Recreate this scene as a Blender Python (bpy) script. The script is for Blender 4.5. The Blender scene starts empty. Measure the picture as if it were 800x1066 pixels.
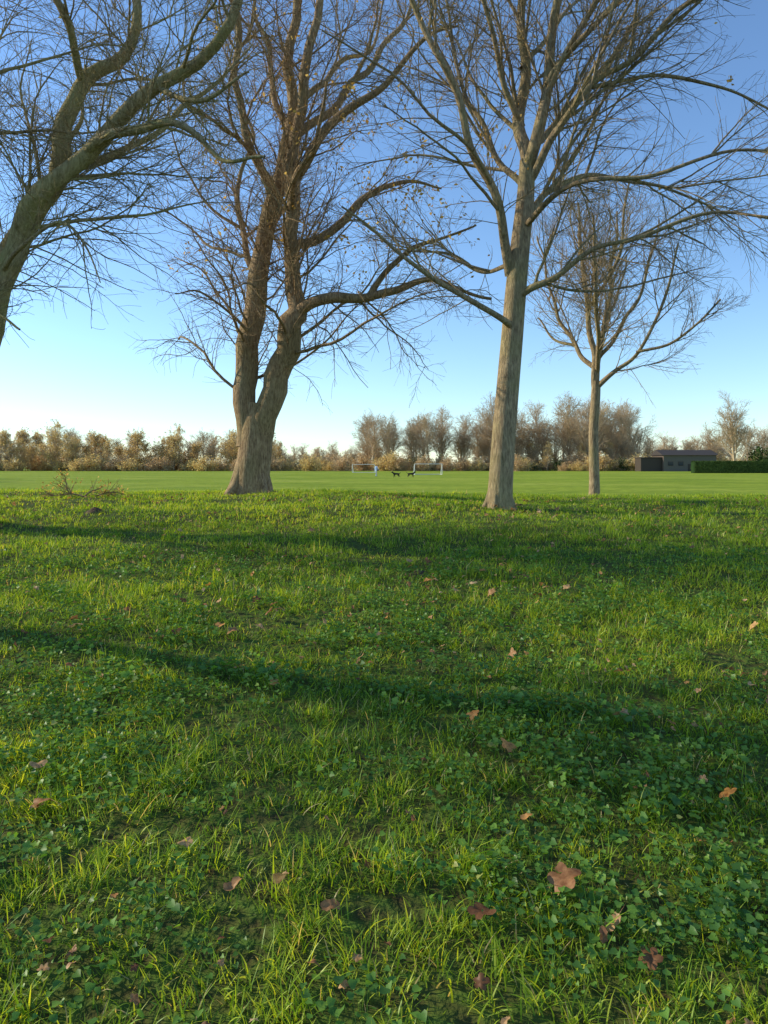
import bpy, math, time, numpy as np
from mathutils import Vector
RNG=np.random.default_rng
scene=bpy.context.scene
PI=math.pi

# ------------------------------------------------------------------ helpers
def new_obj(name,mesh,parent=None,link=True):
    o=bpy.data.objects.new(name,mesh)
    if link: scene.collection.objects.link(o)
    if parent: o.parent=parent
    return o

def mesh_from(name,V,F,mats=(),midx=None,smooth=True,attrs=None,val=True):
    me=bpy.data.meshes.new(name)
    V=np.asarray(V,dtype=np.float32); F=np.asarray(F,dtype=np.int32)
    k=F.shape[1]
    me.vertices.add(len(V)); me.vertices.foreach_set('co',V.ravel())
    me.loops.add(F.size); me.loops.foreach_set('vertex_index',F.ravel())
    me.polygons.add(len(F))
    me.polygons.foreach_set('loop_start',np.arange(0,F.size,k,dtype=np.int32))
    try: me.polygons.foreach_set('loop_total',np.full(len(F),k,dtype=np.int32))
    except Exception: pass
    if midx is not None: me.polygons.foreach_set('material_index',np.asarray(midx,dtype=np.int32))
    me.polygons.foreach_set('use_smooth',np.full(len(F),smooth))
    for m in mats: me.materials.append(m)
    if attrs:
        for n,a in attrs.items():
            at=me.attributes.new(n,'FLOAT','POINT'); at.data.foreach_set('value',np.asarray(a,dtype=np.float32))
    me.update(calc_edges=True)
    if val: me.validate()
    return me

class NT:
    def __init__(s,name):
        s.m=bpy.data.materials.new(name); s.m.use_nodes=True
        s.t=s.m.node_tree; s.t.nodes.clear()
        s.out=s.n('ShaderNodeOutputMaterial')
    def n(s,typ,**kw):
        nd=s.t.nodes.new(typ)
        for k,v in kw.items(): setattr(nd,k,v)
        return nd
    def l(s,a,b): s.t.links.new(a,b)
    def noise(s,scale,detail=3,vec=None,rough=.5):
        nd=s.n('ShaderNodeTexNoise'); nd.inputs['Scale'].default_value=scale; nd.inputs['Detail'].default_value=detail
        nd.inputs['Roughness'].default_value=rough
        if vec is not None: s.l(vec,nd.inputs['Vector'])
        return nd.outputs['Fac']
    def pos(s,scale=(1,1,1)):
        g=s.n('ShaderNodeNewGeometry'); m=s.n('ShaderNodeMapping'); m.inputs['Scale'].default_value=scale
        s.l(g.outputs['Position'],m.inputs['Vector']); return m.outputs['Vector']
    def ramp(s,fac,stops):
        r=s.n('ShaderNodeValToRGB'); e=r.color_ramp.elements
        e[0].position=stops[0][0]; e[0].color=(*stops[0][1],1)
        e[1].position=stops[-1][0]; e[1].color=(*stops[-1][1],1)
        for p,c in stops[1:-1]:
            x=e.new(p); x.color=(*c,1)
        s.l(fac,r.inputs['Fac']); return r.outputs['Color']
    def mix(s,fac,a,b,mode='MIX'):
        m=s.n('ShaderNodeMix',data_type='RGBA',blend_type=mode)
        ins=[i for i in m.inputs if i.enabled]
        for i,val in zip(ins,(fac,a,b)):
            if isinstance(val,bpy.types.NodeSocket): s.l(val,i)
            elif isinstance(val,(int,float)): i.default_value=val
            else: i.default_value=(*val,1)
        return [o for o in m.outputs if o.enabled][0]
    def rng(s,v,a,b,c=0,d=1):
        m=s.n('ShaderNodeMapRange'); m.inputs[1].default_value=a; m.inputs[2].default_value=b
        m.inputs[3].default_value=c; m.inputs[4].default_value=d; s.l(v,m.inputs[0]); return m.outputs[0]
    def bump(s,h,strength,dist):
        b=s.n('ShaderNodeBump'); b.inputs['Strength'].default_value=strength; b.inputs['Distance'].default_value=dist
        s.l(h,b.inputs['Height']); return b.outputs['Normal']
    def surf(s,col,rough=.8,spec=.3,normal=None,transl=0,tcol=None):
        p=s.n('ShaderNodeBsdfPrincipled')
        if isinstance(col,bpy.types.NodeSocket): s.l(col,p.inputs['Base Color'])
        else: p.inputs['Base Color'].default_value=(*col,1)
        p.inputs['Roughness'].default_value=rough
        p.inputs['Specular IOR Level'].default_value=spec
        if normal is not None: s.l(normal,p.inputs['Normal'])
        o=p.outputs[0]
        if transl>0: o=s.addt(o,col,transl,tcol)
        s.l(o,s.out.inputs['Surface']); return s.m
    def addt(s,o,col,transl,tcol=None):
        t=s.n('ShaderNodeBsdfTranslucent'); c=tcol if tcol is not None else col
        if isinstance(c,bpy.types.NodeSocket): s.l(c,t.inputs['Color'])
        else: t.inputs['Color'].default_value=(*c,1)
        mx=s.n('ShaderNodeMixShader'); mx.inputs[0].default_value=transl
        s.l(o,mx.inputs[1]); s.l(t.outputs[0],mx.inputs[2]); return mx.outputs[0]
    def leafsurf(s,col,transl,tcol=None,gloss=.05,rough=.4):
        d=s.n('ShaderNodeBsdfDiffuse'); s.l(col,d.inputs['Color'])
        o=s.addt(d.outputs[0],col,transl,tcol)
        if gloss>0:
            g=s.n('ShaderNodeBsdfGlossy'); g.inputs['Roughness'].default_value=rough
            g.inputs['Color'].default_value=(1,1,1,1)
            mx=s.n('ShaderNodeMixShader'); mx.inputs[0].default_value=gloss
            s.l(o,mx.inputs[1]); s.l(g.outputs[0],mx.inputs[2]); o=mx.outputs[0]
        s.l(o,s.out.inputs['Surface']); return s.m

def attr(nt,name):
    a=nt.n('ShaderNodeAttribute'); a.attribute_name=name; return a.outputs['Fac']
def objrand(nt):
    return nt.n('ShaderNodeObjectInfo').outputs['Random']

# ------------------------------------------------------------------ materials
def mat_grass():
    t=NT('grass_blade')
    c=t.ramp(attr(t,'bc'),[(0,(.07,.16,.016)),(.3,(.16,.31,.022)),(.6,(.33,.49,.028)),(.93,(.55,.63,.055)),(1,(.62,.50,.22))])
    return t.leafsurf(c,.5,t.mix(1.0,c,(1.5,1.25,.5),'MULTIPLY'),.02,.45)
def mat_weed():
    t=NT('weed_leaf')
    c=t.ramp(attr(t,'bc'),[(0,(.06,.15,.028)),(.5,(.13,.27,.035)),(.9,(.23,.39,.05)),(1,(.42,.42,.11))])
    return t.leafsurf(c,.38,t.mix(1.0,c,(1.5,1.4,.5),'MULTIPLY'),.025,.45)
def mat_fallen():
    t=NT('fallen_leaf')
    c=t.ramp(objrand(t),[(0,(.17,.075,.03)),(.25,(.33,.155,.06)),(.5,(.52,.29,.12)),(.7,(.65,.42,.2)),(.88,(.65,.27,.05)),(1,(.74,.57,.35))])
    n=t.noise(60,3,t.pos())
    c=t.mix(t.rng(n,.4,.7),c,t.mix(1.0,c,(.6,.5,.45),'MULTIPLY'))
    return t.leafsurf(c,.25,None,.02,.5)
def mat_bark(name,dark,light,green,gs=.5):
    t=NT(name)
    a=t.noise(30,5,t.pos((1,1,.2)),.7); b=t.noise(7,3,t.pos((1,1,.4)))
    c=t.ramp(a,[(.34,dark),(.5,tuple((x+y)/2 for x,y in zip(dark,light))),(.66,light)])
    g=t.noise(1.3,4,t.pos())
    c=t.mix(t.rng(g,.45,.7,0,gs),c,green)
    c=t.mix(t.rng(b,.35,.65,.0,.35),c,t.mix(1.0,c,(.5,.48,.46),'MULTIPLY'))
    return t.surf(c,.9,.2,t.bump(a,1.0,.05))
def mat_treeleaf(name,stops,transl=.35):
    t=NT(name); c=t.ramp(attr(t,'bc'),stops)
    return t.leafsurf(c,transl,None,0)
def mat_ground():
    t=NT('ground')
    g=t.n('ShaderNodeNewGeometry'); sp=t.n('ShaderNodeSeparateXYZ'); t.l(g.outputs['Position'],sp.inputs[0])
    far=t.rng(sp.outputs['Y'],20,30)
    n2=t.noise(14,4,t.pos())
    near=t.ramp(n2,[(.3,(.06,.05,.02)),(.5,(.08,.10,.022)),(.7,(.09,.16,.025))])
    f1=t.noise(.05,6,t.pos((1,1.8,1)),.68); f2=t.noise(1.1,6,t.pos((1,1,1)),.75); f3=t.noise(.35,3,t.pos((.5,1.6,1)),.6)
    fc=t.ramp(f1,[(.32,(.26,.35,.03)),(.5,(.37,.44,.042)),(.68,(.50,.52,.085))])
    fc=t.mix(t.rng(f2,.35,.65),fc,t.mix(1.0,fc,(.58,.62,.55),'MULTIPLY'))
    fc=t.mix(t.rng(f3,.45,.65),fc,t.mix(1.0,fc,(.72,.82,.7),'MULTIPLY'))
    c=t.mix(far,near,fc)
    return t.surf(c,.9,.05,t.bump(t.mix(.5,n2,f2),.8,.14))
M_GRASS=mat_grass(); M_WEED=mat_weed(); M_FALL=mat_fallen(); M_GROUND=mat_ground()
M_BARKA=mat_bark('bark_olive',(.22,.155,.07),(.62,.48,.25),(.42,.40,.12),.65)
M_BARKB=mat_bark('bark_brown',(.19,.115,.06),(.60,.42,.23),(.32,.29,.11),.3)
M_BARKC=mat_bark('bark_grey_brown',(.20,.14,.08),(.60,.45,.26),(.36,.35,.12),.4)
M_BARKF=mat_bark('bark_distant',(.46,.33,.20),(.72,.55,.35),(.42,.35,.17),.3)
GOLD=[(0,(.45,.23,.05)),(.5,(.65,.38,.08)),(1,(.75,.52,.16))]
M_LEAFB=mat_treeleaf('autumn_leaf',GOLD,.5)
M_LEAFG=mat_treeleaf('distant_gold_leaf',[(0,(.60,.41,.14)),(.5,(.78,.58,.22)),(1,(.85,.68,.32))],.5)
M_LEAFE=mat_treeleaf('evergreen_leaf',[(0,(.03,.06,.02)),(.5,(.06,.10,.03)),(1,(.12,.17,.04))],.15)
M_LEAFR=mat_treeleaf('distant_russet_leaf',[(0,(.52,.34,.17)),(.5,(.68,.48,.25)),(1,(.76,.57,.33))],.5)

# ------------------------------------------------------------------ terrain
_ty=np.arange(-80,140,.1)
def _prof(pts):
    a=np.interp(_ty,[p[0] for p in pts],[p[1] for p in pts])
    k=np.hanning(31); k/=k.sum()
    ap=np.pad(a,15,mode='edge'); return np.convolve(ap,k,'valid')
PL=_prof([(-80,-.5),(-8,-.45),(0,0),(5,.33),(9,.60),(13,.84),(17,.93),(20,.84),(27,.42),(38,.06),(50,0),(140,0)])
PR=_prof([(-80,-.5),(-8,-.45),(0,0),(5,.33),(9,.60),(13,.80),(17,.78),(20,.72),(27,.38),(38,.05),(50,0),(140,0)])
def H(x,y):
    x=np.asarray(x,float); y=np.asarray(y,float)
    w=np.clip((x+1)/6,0,1); w=w*w*(3-2*w)
    h=np.interp(y,_ty,PL)*(1-w)+np.interp(y,_ty,PR)*w
    fade=np.clip((70-y)/40,0,1)*np.clip(y/6,0,1)
    h=h+fade*(.025*np.sin(.9*x+.5*y+1)+.02*np.sin(1.9*y-.6*x+2)+.012*np.sin(3.1*x+1.3*y))
    return h
def Hs(x,y): return float(H(x,y))

def axis(a,b,step,far,g=1.09):
    c=list(np.arange(a,b+1e-6,step)); s=step; v=b
    while v<far: s*=g; v+=s; c.append(v)
    s=step; v=a; lo=[]
    while v>-far: s*=g; v-=s; lo.append(v)
    return np.array(lo[::-1]+c)
xs=axis(-16,16,.25,3000); ys=axis(-5,50,.25,3000)
X,Y=np.meshgrid(xs,ys)
Z=H(X,Y)
V=np.stack([X,Y,Z],-1).reshape(-1,3)
nx=len(xs); ny=len(ys)
i=np.arange(nx-1)[None,:]+np.arange(ny-1)[:,None]*nx
F=np.stack([i,i+1,i+1+nx,i+nx],-1).reshape(-1,4)
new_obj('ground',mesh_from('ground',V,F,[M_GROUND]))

# ------------------------------------------------------------------ instancer
def instancer(name,sources,pos,rot,scl,idx):
    col=bpy.data.collections.new(name+'_sources')
    for k,me in enumerate(sources):
        o=bpy.data.objects.new('%s_part_%02d'%(name,k),me); col.objects.link(o)
    n=len(pos)
    me=bpy.data.meshes.new(name); me.vertices.add(n); me.vertices.foreach_set('co',np.asarray(pos,np.float32).ravel())
    a=me.attributes.new('rot','FLOAT_VECTOR','POINT'); a.data.foreach_set('vector',np.asarray(rot,np.float32).ravel())
    a=me.attributes.new('scl','FLOAT_VECTOR','POINT'); a.data.foreach_set('vector',np.asarray(scl,np.float32).ravel())
    a=me.attributes.new('idx','INT','POINT'); a.data.foreach_set('value',np.asarray(idx,np.int32))
    me.update()
    o=new_obj(name,me)
    g=bpy.data.node_groups.new(name,'GeometryNodeTree')
    g.interface.new_socket('Geometry',in_out='INPUT',socket_type='NodeSocketGeometry')
    g.interface.new_socket('Geometry',in_out='OUTPUT',socket_type='NodeSocketGeometry')
    N=g.nodes; L=g.links
    gi=N.new('NodeGroupInput'); go=N.new('NodeGroupOutput')
    ci=N.new('GeometryNodeCollectionInfo'); ci.inputs[0].default_value=col
    ci.inputs['Separate Children'].default_value=True; ci.inputs['Reset Children'].default_value=True
    ip=N.new('GeometryNodeInstanceOnPoints'); ip.inputs['Pick Instance'].default_value=True
    def na(nm,dt):
        q=N.new('GeometryNodeInputNamedAttribute'); q.data_type=dt; q.inputs['Name'].default_value=nm
        return [s for s in q.outputs if s.enabled][0]
    er=N.new('FunctionNodeEulerToRotation')
    L.new(gi.outputs[0],ip.inputs['Points']); L.new(ci.outputs[0],ip.inputs['Instance'])
    L.new(na('idx','INT'),ip.inputs['Instance Index'])
    L.new(na('rot','FLOAT_VECTOR'),er.inputs[0]); L.new(er.outputs[0],ip.inputs['Rotation'])
    L.new(na('scl','FLOAT_VECTOR'),ip.inputs['Scale'])
    L.new(ip.outputs[0],go.inputs[0])
    md=o.modifiers.new('instances','NODES'); md.node_group=g
    return o

# ------------------------------------------------------------------ grass (one mesh of blades)
def nrm(a): return a/(np.linalg.norm(a,axis=-1,keepdims=True)+1e-9)
def vnoise(x,y,sc,seed):
    r=RNG(seed); G=r.random((64,64)); x=np.asarray(x)/sc+500; y=np.asarray(y)/sc+500
    xi=np.floor(x).astype(int); yi=np.floor(y).astype(int); fx=x-xi; fy=y-yi
    fx=fx*fx*(3-2*fx); fy=fy*fy*(3-2*fy)
    g=lambda a,b:G[a%64,b%64]
    return (g(xi,yi)*(1-fx)+g(xi+1,yi)*fx)*(1-fy)+(g(xi,yi+1)*(1-fx)+g(xi+1,yi+1)*fx)*fy
def scatter(r,dens,y0,y1,mar=1.4):
    xm=.54*y1+mar; n=int(dens*2*xm*(y1-y0))
    x=r.uniform(-xm,xm,n); y=r.uniform(y0,y1,n); k=np.abs(x)<.54*y+mar
    return x[k],y[k]
def weedmap(x,y): return vnoise(x,y,.75,8)*.5+vnoise(x,y,.28,9)*.5
GV=[];GF=[];GB=[];gn=0
def blades(r,x,y,hd,L,ln,cu,W,bc,K):
    global gn
    n=len(x); P=np.zeros((n,K,3)); P[:,0]=np.stack([x,y,H(x,y)-.012],-1); z0=P[:,0,2].copy()
    for k in range(1,K):
        a=ln+cu*(k-1)/(K-1)
        d=np.stack([np.sin(a)*np.cos(hd),np.sin(a)*np.sin(hd),np.cos(a)],-1)
        P[:,k]=P[:,k-1]+d*(L/(K-1))[:,None]
    P[:,:,2]=np.maximum(P[:,:,2],z0[:,None]+.007*np.arange(K)[None,:])
    tw=hd+PI/2+r.normal(0,.6,n)
    side=np.stack([np.cos(tw),np.sin(tw),r.normal(0,.3,n)],-1)
    prof=np.interp(np.linspace(0,1,K),[0,.25,.5,.75,1],[.75,1,.9,.6,.05])
    off=side[:,None,:]*(W[:,None]*prof)[:,:,None]*.5
    V=np.stack([P+off,P-off],2).reshape(-1,3)
    base=np.arange(n)[:,None]*K*2+np.arange(K-1)[None,:]*2
    F=np.stack([base,base+1,base+3,base+2],-1).reshape(-1,4)
    GV.append(V.astype(np.float32));GF.append((F+gn).astype(np.int32));GB.append(np.repeat(bc,K*2).astype(np.float32)); gn+=len(V)
def field(seed,y0,y1,tuftden,per,spread,lmin,lmax,w,K,mar=1.4):
    r=RNG(seed); cx,cy=scatter(r,tuftden,y0,y1,mar)
    h=vnoise(cx,cy,.8,3)*.55+vnoise(cx,cy,.25,4)*.45
    k=r.random(len(cx))<np.clip(.2+1.7*h,0,1); cx,cy,h=cx[k],cy[k],h[k]; m=len(cx)
    cnt=np.maximum(2,(per*r.gamma(2.2,1/2.2,m))).astype(int)
    i=np.repeat(np.arange(m),cnt); n=len(i)
    x=cx[i]+r.normal(0,spread,n); y=cy[i]+r.normal(0,spread,n)
    thd=r.uniform(0,2*PI,m); hd=np.where(r.random(n)<.55,thd[i]+r.normal(0,.9,n),r.uniform(0,2*PI,n))
    th=(.5+.9*h)*r.uniform(.65,1.35,m)
    L=r.uniform(lmin,lmax,n)*th[i]*(.6+.4*r.random(n))
    lng=r.random(m)<.035; L=np.where(lng[i],L*1.7,L)
    ln=np.abs(r.normal(.45,.35,n)); cu=r.uniform(.1,1.7,n)
    tb=r.normal(0,.15,m)+(vnoise(cx,cy,1.7,6)-.5)*.45+(vnoise(cx,cy,.45,7)-.5)*.25
    bc=np.clip(r.beta(2.2,2.4,n)+tb[i]+lng[i]*.1,0,.93); bc[r.random(n)<.045]=1
    blades(r,x,y,hd,L,ln,cu,w*r.uniform(.6,1.35,n),bc,K)
t0=time.time()
field(1,1.0,3.6,250,18,.035,.045,.125,.0040,5)
field(2,3.6,6.5,195,17,.04,.045,.12,.0046,4)
field(3,6.5,11,120,15,.05,.045,.115,.0062,3)
field(4,11,19,60,15,.07,.045,.115,.0095,3)
field(5,19,30,20,14,.12,.05,.12,.015,3)
GVa=np.concatenate(GV); 
new_obj('grass',mesh_from('grass',GVa,np.concatenate(GF),[M_GRASS],attrs={'bc':np.concatenate(GB)},val=False))
print('grass verts',len(GVa),'t',time.time()-t0)

def polyleaf(r,n,R,sz,hz,tilt,nv=11,lobes=3,depth=.25,mat=None):
    Vs=[];Fs=[];bc=[];o=0
    for q in range(n):
        s=r.uniform(*sz)/2; th=r.random()*2*PI; rad=R*math.sqrt(r.random())
        c=np.array([rad*math.cos(th),rad*math.sin(th),r.uniform(*hz)])
        ax=r.random()*2*PI; ti=abs(r.normal(0,tilt))
        a=np.arange(nv)/nv*2*PI
        rr=s*(1-depth*.5+depth*.5*np.cos(lobes*a))*(1+r.normal(0,.05,nv))
        rr[0]*=1.1
        p=np.stack([rr*np.cos(a),rr*np.sin(a),.25*rr*np.abs(np.sin(a*1.0))+r.normal(0,.04*s,nv)],-1)
        p=np.vstack([[0,0,-.05*s],p])
        ca,sa=math.cos(ti),math.sin(ti); Rx=np.array([[1,0,0],[0,ca,-sa],[0,sa,ca]])
        cz,sz_=math.cos(ax),math.sin(ax); Rz=np.array([[cz,-sz_,0],[sz_,cz,0],[0,0,1]])
        p=p@Rx.T@Rz.T+c
        Vs.append(p)
        for k in range(nv): Fs.append((o,o+1+k,o+1+(k+1)%nv))
        m=nv+1
        b=np.array([c[0]*.6,c[1]*.6,-.01]); d=np.array([.0012,0,0])
        Vs.append(np.array([b-d,b+d,c+[0,0,-.05*s]])); Fs.append((o+m,o+m+1,o+m+2)); m+=3
        bc+= [min(1,max(0,r.beta(2,2.5)))]*m; o+=m
    return np.vstack(Vs),np.array(Fs),np.array(bc)
r=RNG(2)
wsrc=[polyleaf(r,32,.14,(.016,.034),(.03,.08),.5,8,3,.4) for k in range(8)]+\
     [polyleaf(r,16,.14,(.026,.042),(.035,.085),.55,12,5,.4) for k in range(4)]
x,y=scatter(r,70,1,8.5)
h=weedmap(x,y)
k=r.random(len(x))<np.clip((h-.28)*2.2,0.08,1)*np.clip(1.5-y/7,.08,1); x,y=x[k],y[k]; n=len(x)
WV=[];WF=[];WB=[];wn=0
for q in range(n):
    V,F,b=wsrc[r.integers(0,8) if r.random()<.78 else r.integers(8,12)]; a=r.random()*6.28; s=r.uniform(.7,1.2); c_,s_=math.cos(a)*s,math.sin(a)*s
    vx=V[:,0]*c_-V[:,1]*s_+x[q]; vy=V[:,0]*s_+V[:,1]*c_+y[q]
    WV.append(np.stack([vx,vy,V[:,2]*s+H(vx,vy)],-1)); WF.append(F+wn); WB.append(np.clip(b+r.normal(0,.14),0,1)); wn+=len(V)
new_obj('weed_ground_cover',mesh_from('weed_ground_cover',np.vstack(WV),np.vstack(WF),[M_WEED],attrs={'bc':np.concatenate(WB)},val=False))
print('weeds',n,wn)

def fallen(seed):
    r=RNG(seed); nv=30; a=np.arange(nv)/nv*2*PI
    lob=r.choice([0,1,1]); 
    if lob:
        rr=.62+.38*np.abs(np.cos(2.5*a))**1.2; rr*=(1+.12*np.cos(a))
    else:
        rr=.55+.2*np.cos(2*a)+.03*np.cos(9*a)
    rr*=1+r.normal(0,.05,nv)
    cx=r.normal(0,1,4)
    def z(px,py): return .35*cx[0]*px*px+.35*cx[1]*py*py+.3*cx[2]*px*py+.25*np.abs(py)+.08*np.sin(6*px+cx[3])
    V=[[0,0,0]]
    for f in (.5,1):
        px=rr*f*np.cos(a)*.5; py=rr*f*np.sin(a)*.5
        V+=list(np.stack([px,py,z(px*2,py*2)*.5],-1))
    F=[]
    for k in range(nv): 
        k2=(k+1)%nv
        F.append((0,1+k,1+k2)); F.append((1+k,1+nv+k,1+nv+k2)); F.append((1+k,1+nv+k2,1+k2))
    o=len(V); V+=[[-.3,-.008,.0],[-.3,.008,0],[-.85,0,.06]]; F.append((o,o+1,o+2))
    return mesh_from('fallen_leaf',np.array(V),np.array(F),[M_FALL])
fs=[fallen(200+k) for k in range(9)]
r=RNG(5)
x,y=scatter(r,46,1.2,16)
h=vnoise(x,y,1.1,12)*.55+vnoise(x,y,.3,13)*.45; k=r.random(len(x))<np.clip((h-.40)*2.2,.03,1); x,y=x[k],y[k]
n=len(x); big=r.random(n)<.2
s=np.where(big,r.uniform(.055,.095,n),r.uniform(.022,.045,n)); zz=H(x,y)+np.where(big,r.uniform(.05,.085,n),r.uniform(.035,.085,n))
ex=np.array([(-.33,2.35,.12),(.57,2.36,.11),(.29,2.2,.09),(-.47,2.3,.08),(-1.45,3.1,.10),(-1.15,5.2,.11),(1.35,2.9,.08),(.55,3.3,.08),(-.15,4.6,.09),(-1.3,2.8,.09)])
x=np.r_[x,ex[:,0]];y=np.r_[y,ex[:,1]];s=np.r_[s,ex[:,2]];zz=np.r_[zz,H(ex[:,0],ex[:,1])+.08]; n=len(x)
rot=np.stack([r.normal(0,.4,n),r.normal(0,.4,n),r.random(n)*2*PI],-1)
instancer('fallen_leaves',fs,np.stack([x,y,zz],-1),rot,np.stack([s,s,s],-1),r.integers(0,9,n))
print('leaves',n)

# ------------------------------------------------------------------ trees
class Buf:
    def __init__(s): s.V=[];s.F=[];s.M=[];s.B=[];s.n=0
    def add(s,V,F,m,b=None):
        s.V.append(V); s.F.append(F+s.n); s.M.append(np.full(len(F),m)); s.n+=len(V)
        s.B.append(np.zeros(len(V)) if b is None else b)
    def mesh(s,name,mats):
        return mesh_from(name,np.concatenate(s.V),np.concatenate(s.F),mats,np.concatenate(s.M),True,{'bc':np.concatenate(s.B)})
def tubes(buf,P,R,S,r=None,lump=0):
    N,K,_=P.shape
    T=nrm(np.gradient(P,axis=1)); c=nrm(P[:,-1]-P[:,0])
    ref=np.eye(3)[np.argmin(np.abs(c),axis=1)][:,None,:]
    U=nrm(np.cross(T,ref)); W=np.cross(T,U)
    a=np.arange(S)/S*2*PI
    RR=np.repeat(R[:,:,None],S,2)
    if lump and r is not None:
        seg=np.linalg.norm(np.diff(P,axis=1),axis=2); t=np.concatenate([np.zeros((N,1)),np.cumsum(seg,1)],1)[:,:,None]
        for q in (1,2,3,5):
            RR=RR*(1+lump/q**.5*np.sin(q*a[None,None,:]+r.random((N,1,1))*6.28+t*r.uniform(.4,1.6,(N,1,1)))*r.random((N,1,1)))
    V=P[:,:,None,:]+RR[...,None]*(np.cos(a)[None,None,:,None]*U[:,:,None,:]+np.sin(a)[None,None,:,None]*W[:,:,None,:])
    b=(np.arange(N)*K*S)[:,None,None]+(np.arange(K-1)*S)[None,:,None]
    j=np.arange(S)[None,None,:]; j2=(j+1)%S
    F=np.stack([b+j,b+j2,b+S+j2,b+S+j],-1).reshape(-1,4)
    buf.add(V.reshape(-1,3),F,0)
def resample(pts,K):
    p=np.array(pts,float); p=np.vstack([2*p[0]-p[1],p,2*p[-1]-p[-2]])
    m=len(p)-3; out=[]
    for t in np.linspace(0,m-1e-6,K):
        i=int(t); f=t-i; a,b,c,d=p[i:i+4]
        out.append(.5*((2*b)+(c-a)*f+(2*a-5*b+4*c-d)*f*f+(3*b-a-3*c+d)*f**3))
    return np.array(out)
def grow(r,S,D,L,R0,K,noise,up,rend=.25,rmin=.003):
    N=len(S); P=np.zeros((N,K,3)); P[:,0]=S; d=nrm(D)
    drift=r.normal(0,noise*.5,(N,3))
    for k in range(1,K):
        d=nrm(d+r.normal(0,noise,(N,3))+drift*.4+np.array([0,0,up]))
        P[:,k]=P[:,k-1]+d*(L/(K-1))[:,None]
    t=np.linspace(0,1,K)[None,:]
    R=np.maximum(R0[:,None]*(1-(1-rend)*t),rmin)
    return P,R
def kids(r,P,R,n,t0,t1,ang,ln,rk,up=0,lenpow=1,flat=0):
    N,K,_=P.shape
    pl=np.linalg.norm(np.diff(P,axis=1),axis=2).sum(1)
    w=pl**lenpow; w/=w.sum(); i=r.choice(N,n,p=w)
    t=r.uniform(t0,t1,n)*(K-1); k=np.minimum(t.astype(int),K-2); f=(t-k)[:,None]
    S=P[i,k]*(1-f)+P[i,k+1]*f; T=nrm(P[i,k+1]-P[i,k]); Rl=R[i,k]
    q=nrm(np.cross(T,nrm(r.normal(0,1,(n,3)))))
    a=r.uniform(*ang,n)[:,None]
    D=T*np.cos(a)+q*np.sin(a); D[:,2]+=up
    L=r.uniform(*ln,n)*(1.15-.55*t/(K-1))*np.clip(pl[i]/np.median(pl),.5,1.3)
    R0=np.minimum(Rl*.65,L*rk)
    return S,nrm(D),L,R0
def leaves(buf,r,C,size,mi=1):
    n=len(C); u=nrm(r.normal(0,1,(n,3))); v=nrm(np.cross(u,r.normal(0,1,(n,3)))); w=np.cross(u,v)
    s=r.uniform(size[0],size[1],n)[:,None]/2
    V=np.stack([C-u*s,C+v*s*.6+w*s*.25,C+u*s,C-v*s*.6+w*s*.25],1).reshape(-1,3)
    buf.add(V,np.arange(n*4).reshape(-1,4),mi,np.repeat(r.random(n),4))

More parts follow.
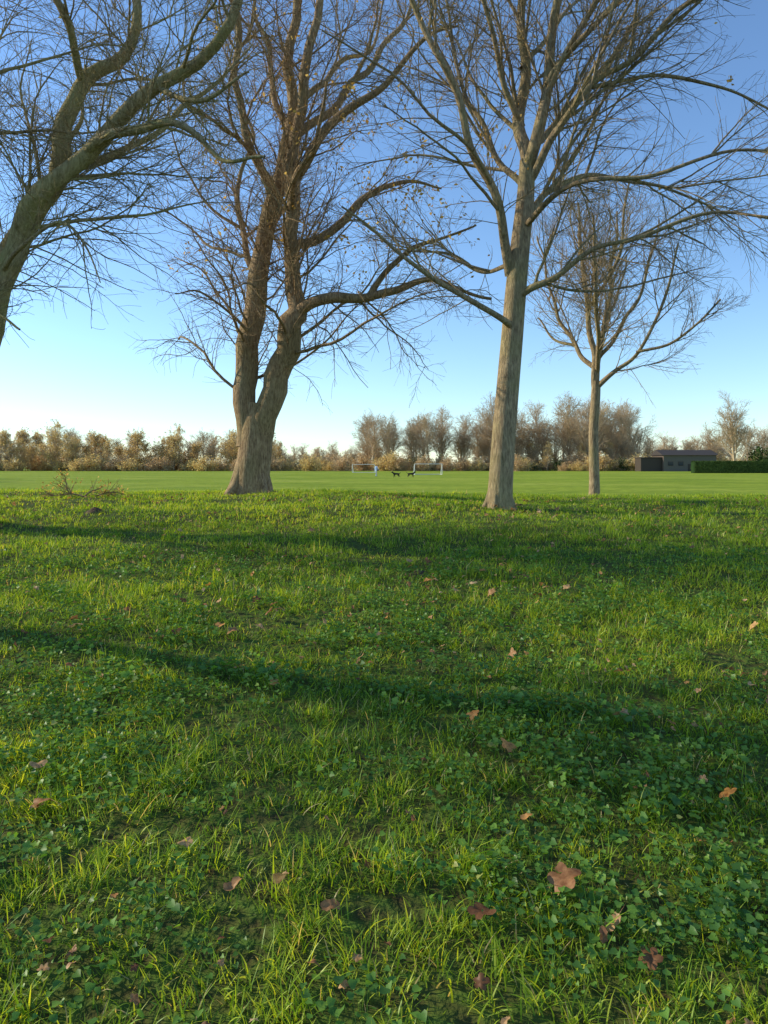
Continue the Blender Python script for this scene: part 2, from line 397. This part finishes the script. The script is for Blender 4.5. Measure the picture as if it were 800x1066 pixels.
def make_tree(name,base,s,o,limbs,roots,mats,seed,n1,n2,n3,l1,l2,l3,noise=.12,up=(.05,.03,.02),rmin=.0035,nleaf=0,leafsize=(.05,.08),ang1=(.6,1.2),lump=.05,wf=1.0,rootf=1.5,leafbox=None):
    r=RNG(seed); buf=Buf()
    K=30; PP=[];RR=[]
    for m,lb in enumerate(limbs):
        q=resample([((x-o[0])*s,dy,(o[1]-y)*s,w*s/2*wf) for x,y,dy,w in lb],K)
        if m:
            ln=np.linalg.norm(np.diff(q[:,:3],axis=0),axis=1).sum(); amp=min(.03,.016*ln)
            f=r.uniform(1.5,4.5,(3,3)); ph=r.uniform(0,6.28,(3,3)); tt=np.linspace(0,ln,K)[:,None]
            env=np.sin(np.linspace(0,PI,K))[:,None]**.5
            q[:,:3]+=env*amp*sum(np.sin(f[k]*tt+ph[k]) for k in range(3))
        PP.append(q[:,:3]); RR.append(np.maximum(q[:,3],rmin*1.5))
    P=np.array(PP); R=np.array(RR)
    big=R.max(1)>.09
    tubes(buf,P[big],R[big],18,r,lump)
    if (~big).any(): tubes(buf,P[~big],R[~big],8,r,lump)
    RP=[];Rr=[]
    for k in range(roots):
        a=2*PI*k/roots+r.normal(0,.3); r0=R[0,0]; e=rootf*r.uniform(.85,1.1)
        q=resample([(math.cos(a)*r0*.5,math.sin(a)*r0*.5,r0*1.6,r0*.26),(math.cos(a)*r0*.78,math.sin(a)*r0*.78,r0*.6,r0*.27),(math.cos(a)*r0*e*.9,math.sin(a)*r0*e*.9,.03,r0*.2),(math.cos(a)*r0*e*1.2,math.sin(a)*r0*e*1.2,-.15,r0*.1)],10)
        RP.append(q[:,:3]);Rr.append(q[:,3])
    if roots: tubes(buf,np.array(RP),np.array(Rr),10,r,.04)
    S,D,L,R0=kids(r,P[1:],R[1:],n1,.12,.98,ang1,l1,.0105,.12)
    P1,R1=grow(r,S,D,L,R0,14,noise,up[0],.25,rmin*1.2); tubes(buf,P1,R1,6)
    S,D,L,R0=kids(r,P1,R1,n2,.1,1,(.45,1.1),l2,.008,.05)
    Sb,Db,Lb,Rb=kids(r,P[1:],R[1:],n2//4,.15,1,(.6,1.3),l2,.008,.05)
    S=np.r_[S,Sb];D=np.r_[D,Db];L=np.r_[L,Lb];R0=np.r_[R0,Rb]
    P2,R2=grow(r,S,D,L,R0,8,noise*1.1,up[1],.4,rmin); tubes(buf,P2,R2,4)
    S,D,L,R0=kids(r,P2,R2,n3,.15,1,(.4,1.0),l3,.01,.0)
    P3,R3=grow(r,S,D,L,R0,5,noise*1.2,up[2],.6,rmin*.85); tubes(buf,P3,R3,3)
    if nleaf:
        C=P3[:,-1]
        if leafbox is not None:
            u=C[:,0]/s+o[0]; v=o[1]-C[:,2]/s
            inb=(u>leafbox[0])&(u<leafbox[1])&(v>leafbox[2])&(v<leafbox[3])
            hi=v<leafbox[3]
            C=np.concatenate([C[inb]]*6+[C[hi]])
        cc=C[r.integers(0,len(C),nleaf//3)]; C=cc[r.integers(0,len(cc),nleaf)]+r.normal(0,.07,(nleaf,3))
        leaves(buf,r,C,leafsize)
    ob=new_obj(name,buf.mesh(name,mats)); ob.location=(base[0],base[1],Hs(*base)-.03)
    print(name,len(ob.data.polygons))
    return ob

A=[[(-61,536,0,58),(-61,490,0,46),(-57,440,0,43),(-50,405,0,40)],
 [(-52,415,0,36),(-20,375,-.1,30),(4,330,-.2,26),(20,280,-.3,23),(42,235,-.4,20),(85,198,-.5,17),(128,158,-.6,15),(180,120,-.7,13),(225,92,-.8,11),(262,55,-1,9),(275,5,-1.2,7),(300,-60,-1.5,5),(310,-120,-1.8,3)],
 [(-54,410,0,36),(-32,330,.3,30),(-8,255,.5,26),(15,200,.7,24),(38,150,.8,22),(41,95,.9,19),(58,52,1,17),(92,18,1.1,14),(112,-30,1.3,11),(105,-110,1.4,8),(130,-200,1.5,4)],
 [(105,178,-.5,10),(145,164,-.8,10),(185,162,-1,8),(220,182,-1.2,6),(255,208,-1.4,4),(295,214,-1.6,3)],
 [(-60,400,0,34),(-80,300,-.3,28),(-75,200,-.5,24),(-40,150,-.6,18),(0,128,-.7,15),(28,75,-.9,11),(20,10,-1.1,8),(45,-60,-1.3,5)],
 [(-75,250,-.3,22),(-110,120,.5,18),(-130,0,1,14),(-120,-150,1.5,9),(-140,-260,2,4)],
 [(38,150,.8,9),(75,120,1.4,8),(120,72,2,7),(150,20,2.5,6),(190,-40,3,4),(220,-90,3.3,2)],
 [(18,205,.7,8),(5,170,1.5,7),(-10,110,2,6),(10,40,2.5,5),(0,-50,3,3)],
 [(58,52,1,10),(60,10,.4,8),(40,-50,0,7),(70,-130,-.4,4)],
 [(10,300,-.3,6),(50,275,-.8,4),(95,262,-1.1,3),(130,285,-1.4,2),(150,325,-1.6,1)],
 [(-40,360,0,8),(0,350,-.8,5),(40,345,-1.2,3),(75,365,-1.5,2)],
 [(180,120,-.7,6),(205,140,-1,5),(240,150,-1.3,4),(280,135,-1.5,2)]]
make_tree('sycamore_tree',(-6.29,10.5),10.5/770,(-61,550),A,5,[M_BARKA,M_LEAFB],41,115,1400,8500,(1.0,2.5),(.45,1.2),(.15,.5),.10,(.0,-.03,-.04),rmin=.0023,nleaf=60,leafbox=(0,300,-100,200),lump=.035)

B=[[(262,516,0,44),(263,495,0,38),(266,470,0,36),(268,445,0,35),(270,420,0,32)],
 [(258,465,0,24),(257,430,0,24),(256,400,0,24),(259,365,0,24),(262,330,.1,24),(268,290,.1,22),(274,250,.2,20),(284,205,.2,18),(296,155,.3,16),(303,105,.3,13),(300,55,.3,11),(308,0,.2,9),(300,-80,.2,6),(310,-170,.1,3)],
 [(270,465,0,26),(278,430,-.1,27),(288,400,-.15,27),(298,370,-.2,26),(307,340,-.3,25),(311,318,-.3,20),(305,280,-.3,16),(307,235,-.4,15),(308,180,-.5,13),(316,120,-.6,11),(330,60,-.8,9),(340,0,-1,7),(360,-80,-1.2,5),(355,-160,-1.4,3)],
 [(306,332,-.3,15),(327,322,-.5,12),(352,316,-.6,11),(380,316,-.7,9),(410,310,-.8,8),(438,301,-.9,6),(470,312,-1,4),(505,322,-1.1,3)],
 [(385,315,-.7,7),(405,290,-.8,6),(430,268,-.9,5),(458,262,-1,3),(490,250,-1.1,2)],
 [(304,262,-.3,11),(328,248,.1,10),(352,228,.3,9),(375,200,.6,8),(400,180,.9,6),(432,168,1.2,4),(465,172,1.4,2)],
 [(307,195,-.4,10),(335,165,-.8,9),(368,135,-1,8),(405,112,-1.3,6),(440,80,-1.6,4),(470,75,-1.8,2)],
 [(312,150,-.5,9),(345,112,0,8),(375,70,.5,7),(400,20,1,6),(430,-30,1.4,4),(440,-100,1.6,2)],
 [(268,292,.1,8),(250,250,.5,7),(243,205,.9,6),(240,160,1.2,5),(250,115,1.5,4),(235,60,1.9,3),(215,0,2.2,2)],
 [(284,205,.2,9),(265,160,-.5,8),(255,110,-1,7),(260,55,-1.5,6),(240,0,-2,4),(235,-70,-2.2,2)],
 [(300,130,.3,8),(280,85,.6,7),(275,30,1,6),(255,-30,1.3,4),(260,-100,1.6,2)],
 [(262,350,0,4),(250,335,-.5,3),(234,322,-.8,2.5),(215,312,-1,2),(198,318,-1.2,1)],
 [(304,105,.3,8),(330,60,1.2,7),(345,20,2,6),(385,-20,2.7,4),(400,-90,3,2)],
 [(306,230,-.4,7),(318,205,-1.4,6),(340,190,-2.2,4),(350,150,-2.8,2)],
 [(275,245,.2,8),(268,215,1.4,7),(280,170,2.2,5),(275,110,2.8,3)]]
make_tree('oak_tree',(-3.05,17.0),17/770,(262,515),B,6,[M_BARKB,M_LEAFB],52,150,1800,10000,(1.3,3.2),(.5,1.4),(.18,.6),.15,(.03,-.01,-.03),rmin=.0029,nleaf=1100,leafsize=(.07,.12),ang1=(.5,1.25),lump=.035,wf=.96,rootf=1.3,leafbox=(350,490,90,300))

C=[[(520,530,0,32),(521,505,0,28),(524,460,0,27),(528,410,0,26),(533,350,0,25),(537,300,0,24),(542,250,0,22),(547,205,0,20),(549,165,0,17)],
 [(549,172,0,15),(545,125,.2,14),(547,70,.3,12),(551,10,.4,10),(545,-70,.4,8),(552,-150,.5,5),(550,-230,.5,3)],
 [(549,175,0,14),(560,135,-.2,13),(567,80,-.3,11),(575,15,-.5,9),(588,-60,-.7,7),(600,-140,-.9,4)],
 [(531,285,0,12),(520,240,-.3,10),(503,195,-.5,9),(482,150,-.7,8),(458,102,-.9,7),(435,55,-1.1,6),(412,5,-1.3,5),(395,-60,-1.5,3)],
 [(534,340,0,9),(512,330,-.4,7),(480,315,-.6,6),(450,302,-.8,5),(415,280,-1,4),(385,255,-1.2,3),(360,240,-1.3,2)],
 [(537,310,0,10),(560,298,-.3,8),(590,280,-.5,6),(630,262,-.7,5),(680,248,-.9,4),(740,243,-1.1,3),(810,258,-1.3,2)],
 [(546,225,0,10),(570,195,.3,8),(605,172,.7,7),(650,158,1,5),(710,158,1.4,4),(770,172,1.7,3),(820,190,1.9,2)],
 [(549,190,0,10),(572,150,-.4,8),(605,110,-.7,7),(650,75,-1,6),(705,42,-1.3,5),(770,15,-1.6,3),(830,0,-1.8,2)],
 [(556,150,0,9),(590,105,.6,7),(625,60,1,6),(665,10,1.5,5),(700,-50,2,3)],
 [(562,115,-.2,8),(585,60,-.6,6),(620,10,-.9,5),(640,-60,-1.2,3)],
 [(548,195,0,8),(525,150,.6,7),(505,95,1,6),(490,40,1.4,5),(480,-30,1.8,4),(470,-90,2,2)],
 [(546,125,.2,8),(520,80,-.2,6),(500,25,-.6,5),(480,-40,-1,3)],
 [(545,235,0,7),(565,220,-.8,6),(600,215,-1.3,5),(650,218,-1.7,4),(710,205,-2,3),(770,212,-2.2,2)],
 [(547,60,.3,7),(575,10,1,6),(615,-50,1.6,4),(650,-90,2,2)],
 [(540,270,0,7),(520,262,1.2,5),(490,235,2,4),(450,215,2.6,3),(410,205,3,2)],
 [(605,110,-.7,5),(650,100,-.6,4),(700,92,-.5,4),(750,105,-.4,3),(800,125,-.3,2)],
 [(565,95,-.3,7),(610,45,-.8,6),(670,-5,-1.2,5),(740,-40,-1.6,3)]]
make_tree('maple_tree',(2.03,13.0),13/770,(520,529),C,6,[M_BARKC,M_LEAFB],63,200,2000,10000,(1.2,3.0),(.4,1.2),(.12,.45),.075,(.015,-.01,-.015),rmin=.0023,nleaf=240,leafsize=(.06,.10),ang1=(.35,.95),lump=.025,wf=.92,rootf=1.2,leafbox=(400,540,100,280))

Dl=[[(619,519,0,14),(619,495,0,12),(618,450,0,11),(620,415,0,11),(621,395,0,10)],
 [(620,405,0,8),(617,365,0,7),(613,330,0,6),(611,290,.1,5),(606,245,.2,4),(605,205,.3,2)],
 [(621,402,0,7),(638,386,-.3,5),(656,368,-.5,4),(672,338,-.8,3.5),(682,305,-1,3),(688,265,-1.2,2)],
 [(621,395,0,7),(630,350,.3,6),(640,300,.5,5),(650,250,.8,4),(655,205,1,2)],
 [(618,380,0,6),(600,350,.6,5),(588,310,1,4),(580,265,1.4,3),(572,225,1.6,2)],
 [(622,385,0,6),(612,345,-1,5),(600,300,-1.8,4),(592,250,-2.3,2)],
 [(632,340,.3,5),(650,315,1.2,4),(668,280,1.8,3),(680,240,2.2,2)],
 [(656,368,-.5,3.5),(685,360,-.9,3),(708,345,-1.2,2.5),(726,322,-1.4,2)],
 [(612,320,0,4),(628,290,-.7,4),(635,250,-1.2,3),(638,200,-1.4,2)],
 [(625,370,.1,5),(645,335,-.4,4),(665,290,-.8,3),(672,240,-1,2)],
 [(605,355,.5,4),(585,345,.9,3),(570,320,1.2,2)]]
make_tree('young_bare_tree',(5.69,20.0),20/770,(619,518),Dl,4,[M_BARKC,M_LEAFB],74,110,1200,5500,(1.0,2.3),(.4,1.1),(.15,.4),.09,(.05,.03,.02),rmin=.0031,ang1=(.35,.9),lump=.03,wf=.88,rootf=1.2)

def auto_tree(seed,Ht,rt,spread,n1,n2,n3,rmin,mats,nleaf=0,lsz=(.3,.6),clear=.2,noise=.13):
    r=RNG(seed); buf=Buf()
    P,R=grow(r,np.zeros((1,3)),np.array([[r.normal(0,.04),r.normal(0,.04),1]]),np.array([Ht*.9]),np.array([rt]),14,.05,.05,.12)
    P[:,0,2]=-.4
    tubes(buf,P,R,10,r,.05)
    S,D,L,R0=kids(r,P,R,n1,clear,.95,(.45,1.05),(Ht*.3*spread,Ht*.48*spread),.016,.15)
    P1,R1=grow(r,S,D,L,R0,10,noise,.08,.3,rmin); tubes(buf,P1,R1,5)
    S,D,L,R0=kids(r,P1,R1,n2,.15,1,(.4,1.0),(Ht*.10,Ht*.2),.012,.05)
    P2,R2=grow(r,S,D,L,R0,6,noise,.04,.4,rmin); tubes(buf,P2,R2,3)
    S,D,L,R0=kids(r,P2,R2,n3,.2,1,(.4,1.0),(Ht*.04,Ht*.09),.01,.0)
    P3,R3=grow(r,S,D,L,R0,3,noise,.02,.6,rmin); tubes(buf,P3,R3,3)
    if nleaf:
        C=P3[r.integers(0,len(P3),nleaf),-1]+r.normal(0,Ht*.02,(nleaf,3)); leaves(buf,r,C,lsz)
    return buf.mesh('bare_tree',mats)
for (x,y,sd,ht,rt,sp,a1,a2,a3,nl,cl) in ((-9.5,7.5,301,9,.19,.8,12,130,500,100,.35),(-12.5,12.0,305,9,.33,.9,18,260,1300,700,.22)):
    o=new_obj('park_tree',auto_tree(sd,ht,rt,sp,a1,a2,a3,.005,[M_BARKA,M_LEAFB],nl,(.08,.14),cl)); o.location=(x,y,Hs(x,y))

dist=[]
for k in range(4): dist.append(auto_tree(400+k,17,.30,1.0,34,280,1500,.02,[M_BARKF,M_LEAFR],60,(.15,.35),.16))
for k in range(3): dist.append(auto_tree(410+k,12,.2,1.1,36,220,900,.025,[M_BARKF,M_LEAFG],2200,(.2,.5),.04))
for k in range(2): dist.append(auto_tree(420+k,12,.2,1.1,36,220,1000,.022,[M_BARKF,M_LEAFR],900,(.2,.45),.04))
def shrub(seed,mat,n=1800,h=4):
    r=RNG(seed); buf=Buf()
    S=r.normal(0,.7,(30,3)); S[:,2]=-.1
    D=nrm(np.stack([r.normal(0,.6,30),r.normal(0,.6,30),np.ones(30)],-1))
    P,R=grow(r,S,D,r.uniform(h*.5,h,30),np.full(30,.05),6,.15,.03,.3,.02); tubes(buf,P,R,3)
    S,D,L,R0=kids(r,P,R,300,.1,1,(.4,1.1),(.5,1.3),.02)
    P2,R2=grow(r,S,D,L,R0,4,.15,.02,.4,.02); tubes(buf,P2,R2,3)
    C=P2[r.integers(0,300,n),r.integers(1,4,n)]+r.normal(0,.25,(n,3)); C[:,2]=np.abs(C[:,2])
    leaves(buf,r,C,(.2,.42)); return buf.mesh('shrub',[M_BARKF,mat])
for k in range(2): dist.append(shrub(430+k,M_LEAFR))
dist.append(shrub(440,M_LEAFE)); dist.append(shrub(441,M_LEAFG))
r=RNG(9); pos=[];rt=[];sc=[];ix=[]
def put(x,y,i,s,sz=None):
    pos.append((x,y,Hs(x,y)-.05)); rt.append((0,0,r.random()*6.28)); sc.append((s,s,s if sz is None else sz)); ix.append(i)
def row(a0,a1,d0,d1,n,kinds,s0,s1):
    """a = lateral slope x/y of the wood edge"""
    for q in range(n):
        a=a0+(a1-a0)*(q+r.uniform(-.6,1.6))/n; d=r.uniform(d0,d1); s=r.uniform(s0,s1); put(a*d,d,int(r.choice(kinds)),s*r.uniform(.9,1.25),s*r.uniform(.9,1.08))
row(-.95,-.14,228,250,90,[4,5,6,4,5,8],.6,1.1)
row(-.95,-.14,250,290,45,[0,1,2,3,7,8],.6,.9)
row(-.16,.0,245,290,30,[7,8,0,1,8],.4,.68)
row(-.03,.16,235,262,20,[0,1,2,3],.8,1.2)
row(.13,.34,235,270,28,[0,1,2,3,3,8],.9,1.45)
row(.13,.34,232,245,14,[4,7,8],.5,.8)
row(.30,.46,255,290,24,[0,1,7,8],.7,1.05)
row(.44,.95,225,270,50,[0,1,2,8,7],.6,.95)
row(-.95,.95,220,250,220,[9,10,12,9,12],.7,1.6)
row(-.05,.6,222,245,26,[11,9,11],.6,1.2)
for x,y in ((-64,78),(-72,92),(-85,96),(-60,60),(-95,120),(-52,52)): put(x,y,int(r.integers(0,4)),.8)
instancer('distant_trees',dist,pos,rt,sc,ix)
o=new_obj('lone_bare_tree',auto_tree(501,15.5,.36,1.2,44,420,3000,.018,[M_BARKF,M_LEAFR],60,(.15,.3),.12)); o.location=(.475*170,170,0)
for k,(a,d,s) in enumerate([(.515,165,1.4),(.545,162,1.3)]):
    o=new_obj('evergreen_bush',shrub(510+k,M_LEAFE,3200)); o.location=(a*d,d,0); o.scale=(s,s,s*1.2)

# ------------------------------------------------------------------ hedge
r=RNG(77); buf=Buf()
n=24000; x=r.uniform(0,60,n); w=2.2; h=2.5
f=r.random(n); yy=np.where(f<.6,-.5*w,np.where(f<.9,r.uniform(-.5,.5,n)*w,.5*w)); zz=np.where((f>=.6)&(f<.9),h,r.uniform(0,h,n))
Cc=np.stack([x,yy+r.normal(0,.08,n),zz+r.normal(0,.07,n)],-1); leaves(buf,r,Cc,(.15,.32),0)
V=np.array([[a,b,c] for a in (.1,59.9) for b in (-w/2+.12,w/2-.12) for c in (-.1,h-.12)],float)
buf.add(V,np.array([[0,1,3,2],[4,6,7,5],[0,4,5,1],[2,3,7,6],[1,5,7,3]]),0)
o=new_obj('hedge',buf.mesh('hedge',[M_LEAFE])); o.location=(.417*160,160,0)

# ------------------------------------------------------------------ building
def simple(name,col,rough=.7): return NT(name).surf(col,rough)
def brickmat():
    t=NT('brick'); b=t.n('ShaderNodeTexBrick'); b.inputs['Scale'].default_value=4
    b.inputs['Color1'].default_value=(.10,.06,.045,1); b.inputs['Color2'].default_value=(.13,.075,.055,1); b.inputs['Mortar'].default_value=(.14,.12,.1,1)
    tc=t.n('ShaderNodeTexCoord'); t.l(tc.outputs['Object'],b.inputs['Vector']); return t.surf(b.outputs['Color'],.9)
M_BRICK=brickmat(); M_ROOF=simple('roof_felt',(.06,.05,.045),.95); M_WHITE=simple('white_paint',(.8,.8,.78),.4); M_GLASS=simple('window_glass',(.03,.04,.05),.1); M_WOOD=simple('brown_timber',(.06,.045,.035))
def box(name,c,d,mat,parent):
    x,y,z=[v/2 for v in d]
    V=[(c[0]+a*x,c[1]+b*y,c[2]+e*z) for a in (-1,1) for b in (-1,1) for e in (-1,1)]
    F=[(0,1,3,2),(4,6,7,5),(0,4,5,1),(2,3,7,6),(1,5,7,3),(0,2,6,4)]
    return new_obj(name,mesh_from(name,np.array(V),np.array(F),[mat],smooth=False),parent)
bh=bpy.data.objects.new('brick_house',None); scene.collection.objects.link(bh); bh.location=(.405*215,215,0)
box('walls',(0,0,2.3),(15,9,4.6),M_BRICK,bh)
V=np.array([(-8,-5.1,4.6),(8,-5.1,4.6),(8,5.1,4.6),(-8,5.1,4.6),(-8,0,6.2),(8,0,6.2)],float)
me=bpy.data.meshes.new('roof'); me.from_pydata([tuple(v) for v in V],[],[(0,1,5,4),(1,2,5),(2,3,4,5),(3,0,4),(3,2,1,0)]); me.materials.append(M_ROOF); new_obj('roof',me,bh)
for k,xx in enumerate((-5.5,-2.6,2.6,5.5)):
    box('window_frame_%d'%k,(xx,-4.53,2.2),(1.5,.06,1.2),M_WOOD,bh); box('window_glass_%d'%k,(xx,-4.57,2.2),(1.25,.05,.95),M_GLASS,bh)
box('door',(0,-4.53,1.05),(1.1,.07,2.1),M_WOOD,bh)
box('annexe_wall',(-10.6,-1,1.9),(6,5,3.8),M_WOOD,bh); box('annexe_roof',(-10.6,-1,3.93),(6.4,5.4,.25),M_ROOF,bh)

# ------------------------------------------------------------------ goals
def goal(x,y,w,h,rot):
    buf=Buf(); d=1.3
    segs=[((-w/2,0,-.1),(-w/2,0,h)),((w/2,0,-.1),(w/2,0,h)),((-w/2,0,h),(w/2,0,h)),((-w/2,0,h),(-w/2,d,.05)),((w/2,0,h),(w/2,d,.05)),((-w/2,d,.05),(w/2,d,.05)),((-w/2,0,.04),(-w/2,d,.04)),((w/2,0,.04),(w/2,d,.04))]
    P=np.array([[np.array(a)+(np.array(b)-np.array(a))*t for t in (0,.5,1)] for a,b in segs]); tubes(buf,P,np.full(P.shape[:2],.05),8)
    o=new_obj('football_goal',buf.mesh('football_goal',[M_WHITE])); o.location=(x,y,Hs(x,y)); o.rotation_euler=(0,0,rot); return o
goal(.060*132,132,5.0,1.9,.15); goal(-.028*170,170,5.2,1.9,-.2)

# ------------------------------------------------------------------ person and dogs
def skin(name,verts,edges,loc,rot,mats,pick):
    me=bpy.data.meshes.new(name); me.from_pydata([v[:3] for v in verts],edges,[])
    ob=bpy.data.objects.new(name,me); scene.collection.objects.link(ob)
    m=ob.modifiers.new('s','SKIN'); m.use_smooth_shade=True
    for k,v in enumerate(verts):
        sv=me.skin_vertices[0].data[k]; sv.radius=(v[3],v[4] if len(v)>4 else v[3]); sv.use_root=(k==0)
    ss=ob.modifiers.new('ss','SUBSURF'); ss.levels=2; ss.render_levels=2
    dg=bpy.context.evaluated_depsgraph_get(); em=bpy.data.meshes.new_from_object(ob.evaluated_get(dg))
    ob.modifiers.clear(); ob.data=em; em.materials.clear()
    for q in mats: em.materials.append(q)
    for p in em.polygons: p.use_smooth=True; p.material_index=pick(p.center)
    ob.location=(loc[0],loc[1],Hs(*loc)); ob.rotation_euler=(0,0,rot); return ob
M_JAC=simple('blue_jacket',(.3,.43,.68)); M_JEAN=simple('pale_jeans',(.36,.45,.56)); M_SKIN=simple('skin',(.5,.3,.22),.5); M_HAIR=simple('hair',(.06,.04,.025)); M_SHOE=simple('shoes',(.05,.05,.05)); M_FUR=simple('black_fur',(.022,.018,.015)); M_FUR2=simple('brown_fur',(.09,.05,.028))
pv=[(0,0,.95,.15,.11),(0,0,1.12,.14,.10),(0,0,1.32,.17,.11),(0,0,1.46,.10,.08),(0,.0,1.53,.055),(0,-.01,1.62,.09,.10),(0,0,1.72,.085,.09),
 (.19,0,1.42,.065),(.25,.05,1.16,.05),(.24,-.08,.93,.04),(.24,-.12,.84,.035),(-.19,0,1.42,.065),(-.25,-.06,1.17,.05),(-.22,-.26,1.02,.04),(-.20,-.33,.99,.035),
 (.10,0,.86,.10),(.11,-.14,.50,.07),(.11,-.16,.10,.05),(.11,-.30,.05,.045),(-.10,0,.86,.10),(-.11,.04,.48,.07),(-.11,.22,.12,.05),(-.11,.12,.04,.045)]
pe=[(0,1),(1,2),(2,3),(3,4),(4,5),(5,6),(3,7),(7,8),(8,9),(9,10),(3,11),(11,12),(12,13),(13,14),(0,15),(15,16),(16,17),(17,18),(0,19),(19,20),(20,21),(21,22)]
def pk(c):
    if c.z>1.68 or (c.z>1.56 and c.y>.03): return 3
    if c.z>1.50: return 2
    if abs(c.x)>.16 and c.z<1.05 and (c.z<.88 or c.y<-.29): return 2
    if c.z>.88 or (abs(c.x)>.18): return 0
    return 4 if c.z<.09 else 1
skin('person',pv,pe,(-.0105*106,106),2.2,[M_JAC,M_JEAN,M_SKIN,M_HAIR,M_SHOE],pk)
dv=[(0.32,0,.50,.12,.13),(.0,0,.50,.13,.12),(-.28,0,.50,.14,.17),(-.42,0,.62,.09),(-.52,0,.74,.085),(-.62,0,.73,.055),(-.72,0,.70,.038),
 (.44,0,.55,.035),(.58,0,.66,.025),(.70,0,.70,.015),
 (.34,.09,.42,.08),(.24,.10,.30,.05),(.40,.10,.18,.03),(.38,.10,.03,.028),(.34,-.09,.42,.08),(.32,-.10,.29,.05),(.48,-.10,.19,.03),(.50,-.10,.03,.028),
 (-.28,.09,.38,.06),(-.30,.09,.20,.035),(-.34,.09,.03,.03),(-.28,-.09,.38,.06),(-.22,-.09,.22,.035),(-.20,-.09,.03,.03),(-.50,.07,.83,.025),(-.50,-.07,.83,.025)]
de=[(0,1),(1,2),(2,3),(3,4),(4,5),(5,6),(0,7),(7,8),(8,9),(0,10),(10,11),(11,12),(12,13),(0,14),(14,15),(15,16),(16,17),(2,18),(18,19),(19,20),(2,21),(21,22),(22,23),(4,24),(4,25)]
skin('dog',dv,de,(.0165*98,98),.3,[M_FUR,M_FUR2],lambda c:0)
skin('dog',dv,de,(.0365*99,99),3.4,[M_FUR,M_FUR2],lambda c:1 if c.z<.2 else 0)

# ------------------------------------------------------------------ fallen branch and molehills
r=RNG(88); buf=Buf()
S=np.array([[0,0,.05],[.2,.1,.05],[-.2,0,.04],[.1,-.2,.05]]); D=np.array([[-1,.2,.1],[1,.1,.2],[-.6,-.3,.4],[.3,.4,.4]])
P,R=grow(r,S,D,np.array([.8,.6,.5,.45]),np.full(4,.018),10,.15,-.04,.3,.005); tubes(buf,P,R,6)
S,D,L,R0=kids(r,P,R,110,.1,1,(.4,1.1),(.15,.42),.02,.1); P2,R2=grow(r,S,D,L,R0,6,.15,.0,.4,.003); tubes(buf,P2,R2,4)
leaves(buf,r,P2[r.integers(0,110,160),-1]+r.normal(0,.06,(160,3)),(.04,.08))
o=new_obj('fallen_branch',buf.mesh('fallen_branch',[M_BARKB,M_LEAFB])); o.location=(-6.1,15,Hs(-6.1,15)-.02)
t=NT('soil'); M_SOIL=t.surf(t.ramp(t.noise(40,4,t.pos()),[(.3,(.06,.04,.025)),(.7,(.17,.12,.08))]),.95,.1,t.bump(t.noise(30,4,t.pos()),1,.03))
for (x,y,s) in ((-4.6,11.8,.17),(.35,7.4,.13)):
    rr=RNG(int(y*10)); A_=np.linspace(0,2*PI,25)[:-1]; Vm=[]
    for q,f in enumerate(np.linspace(1,0.02,9)):
        for a in A_: Vm.append((f*s*math.cos(a)*rr.uniform(.85,1.15),f*s*math.sin(a)*rr.uniform(.85,1.15),s*.55*(1-f**1.6)*rr.uniform(.85,1.15)-.02))
    Fm=[(q*24+k,q*24+(k+1)%24,(q+1)*24+(k+1)%24,(q+1)*24+k) for q in range(8) for k in range(24)]
    o=new_obj('molehill',mesh_from('molehill',np.array(Vm),np.array(Fm),[M_SOIL])); o.location=(x,y,Hs(x,y)+.01)

# ------------------------------------------------------------------ light, sky, camera
EL=math.radians(24); AZ=math.radians(-76)   # azimuth from +Y towards +X
sv=Vector((math.sin(AZ)*math.cos(EL),math.cos(AZ)*math.cos(EL),math.sin(EL)))
sl=bpy.data.lights.new('sun','SUN'); sl.energy=5; sl.angle=math.radians(.55); sl.color=(1,.90,.68)
so=bpy.data.objects.new('sun',sl); scene.collection.objects.link(so); so.rotation_euler=sv.to_track_quat('Z','Y').to_euler(); so.location=(-30,20,20)
w=bpy.data.worlds.new('World'); scene.world=w; w.use_nodes=True; nt=w.node_tree
bg=nt.nodes['Background']; sk=nt.nodes.new('ShaderNodeTexSky'); sk.sky_type='NISHITA'; sk.sun_disc=False
sk.sun_elevation=EL; sk.sun_rotation=AZ%(2*PI); sk.air_density=1.0; sk.dust_density=.1; sk.ozone_density=2.3
mx=nt.nodes.new('ShaderNodeMix'); mx.data_type='RGBA'; mx.blend_type='MULTIPLY'
ins=[i for i in mx.inputs if i.enabled]; ins[0].default_value=1; nt.links.new(sk.outputs[0],ins[1]); ins[2].default_value=(1.14,1.32,1.5,1)
nt.links.new([q for q in mx.outputs if q.enabled][0],bg.inputs[0]); bg.inputs[1].default_value=.15
cam=bpy.data.cameras.new('camera'); co=bpy.data.objects.new('camera',cam); scene.collection.objects.link(co)
co.location=(0,0,Hs(0,0)+1.55); co.rotation_euler=(PI/2,0,0)
cam.sensor_fit='VERTICAL'; cam.sensor_height=36; cam.lens=26; cam.shift_y=-.045; cam.clip_end=8000; cam.clip_start=.05
scene.camera=co
scene.view_settings.view_transform='Standard'; scene.view_settings.look='None'; scene.view_settings.exposure=0
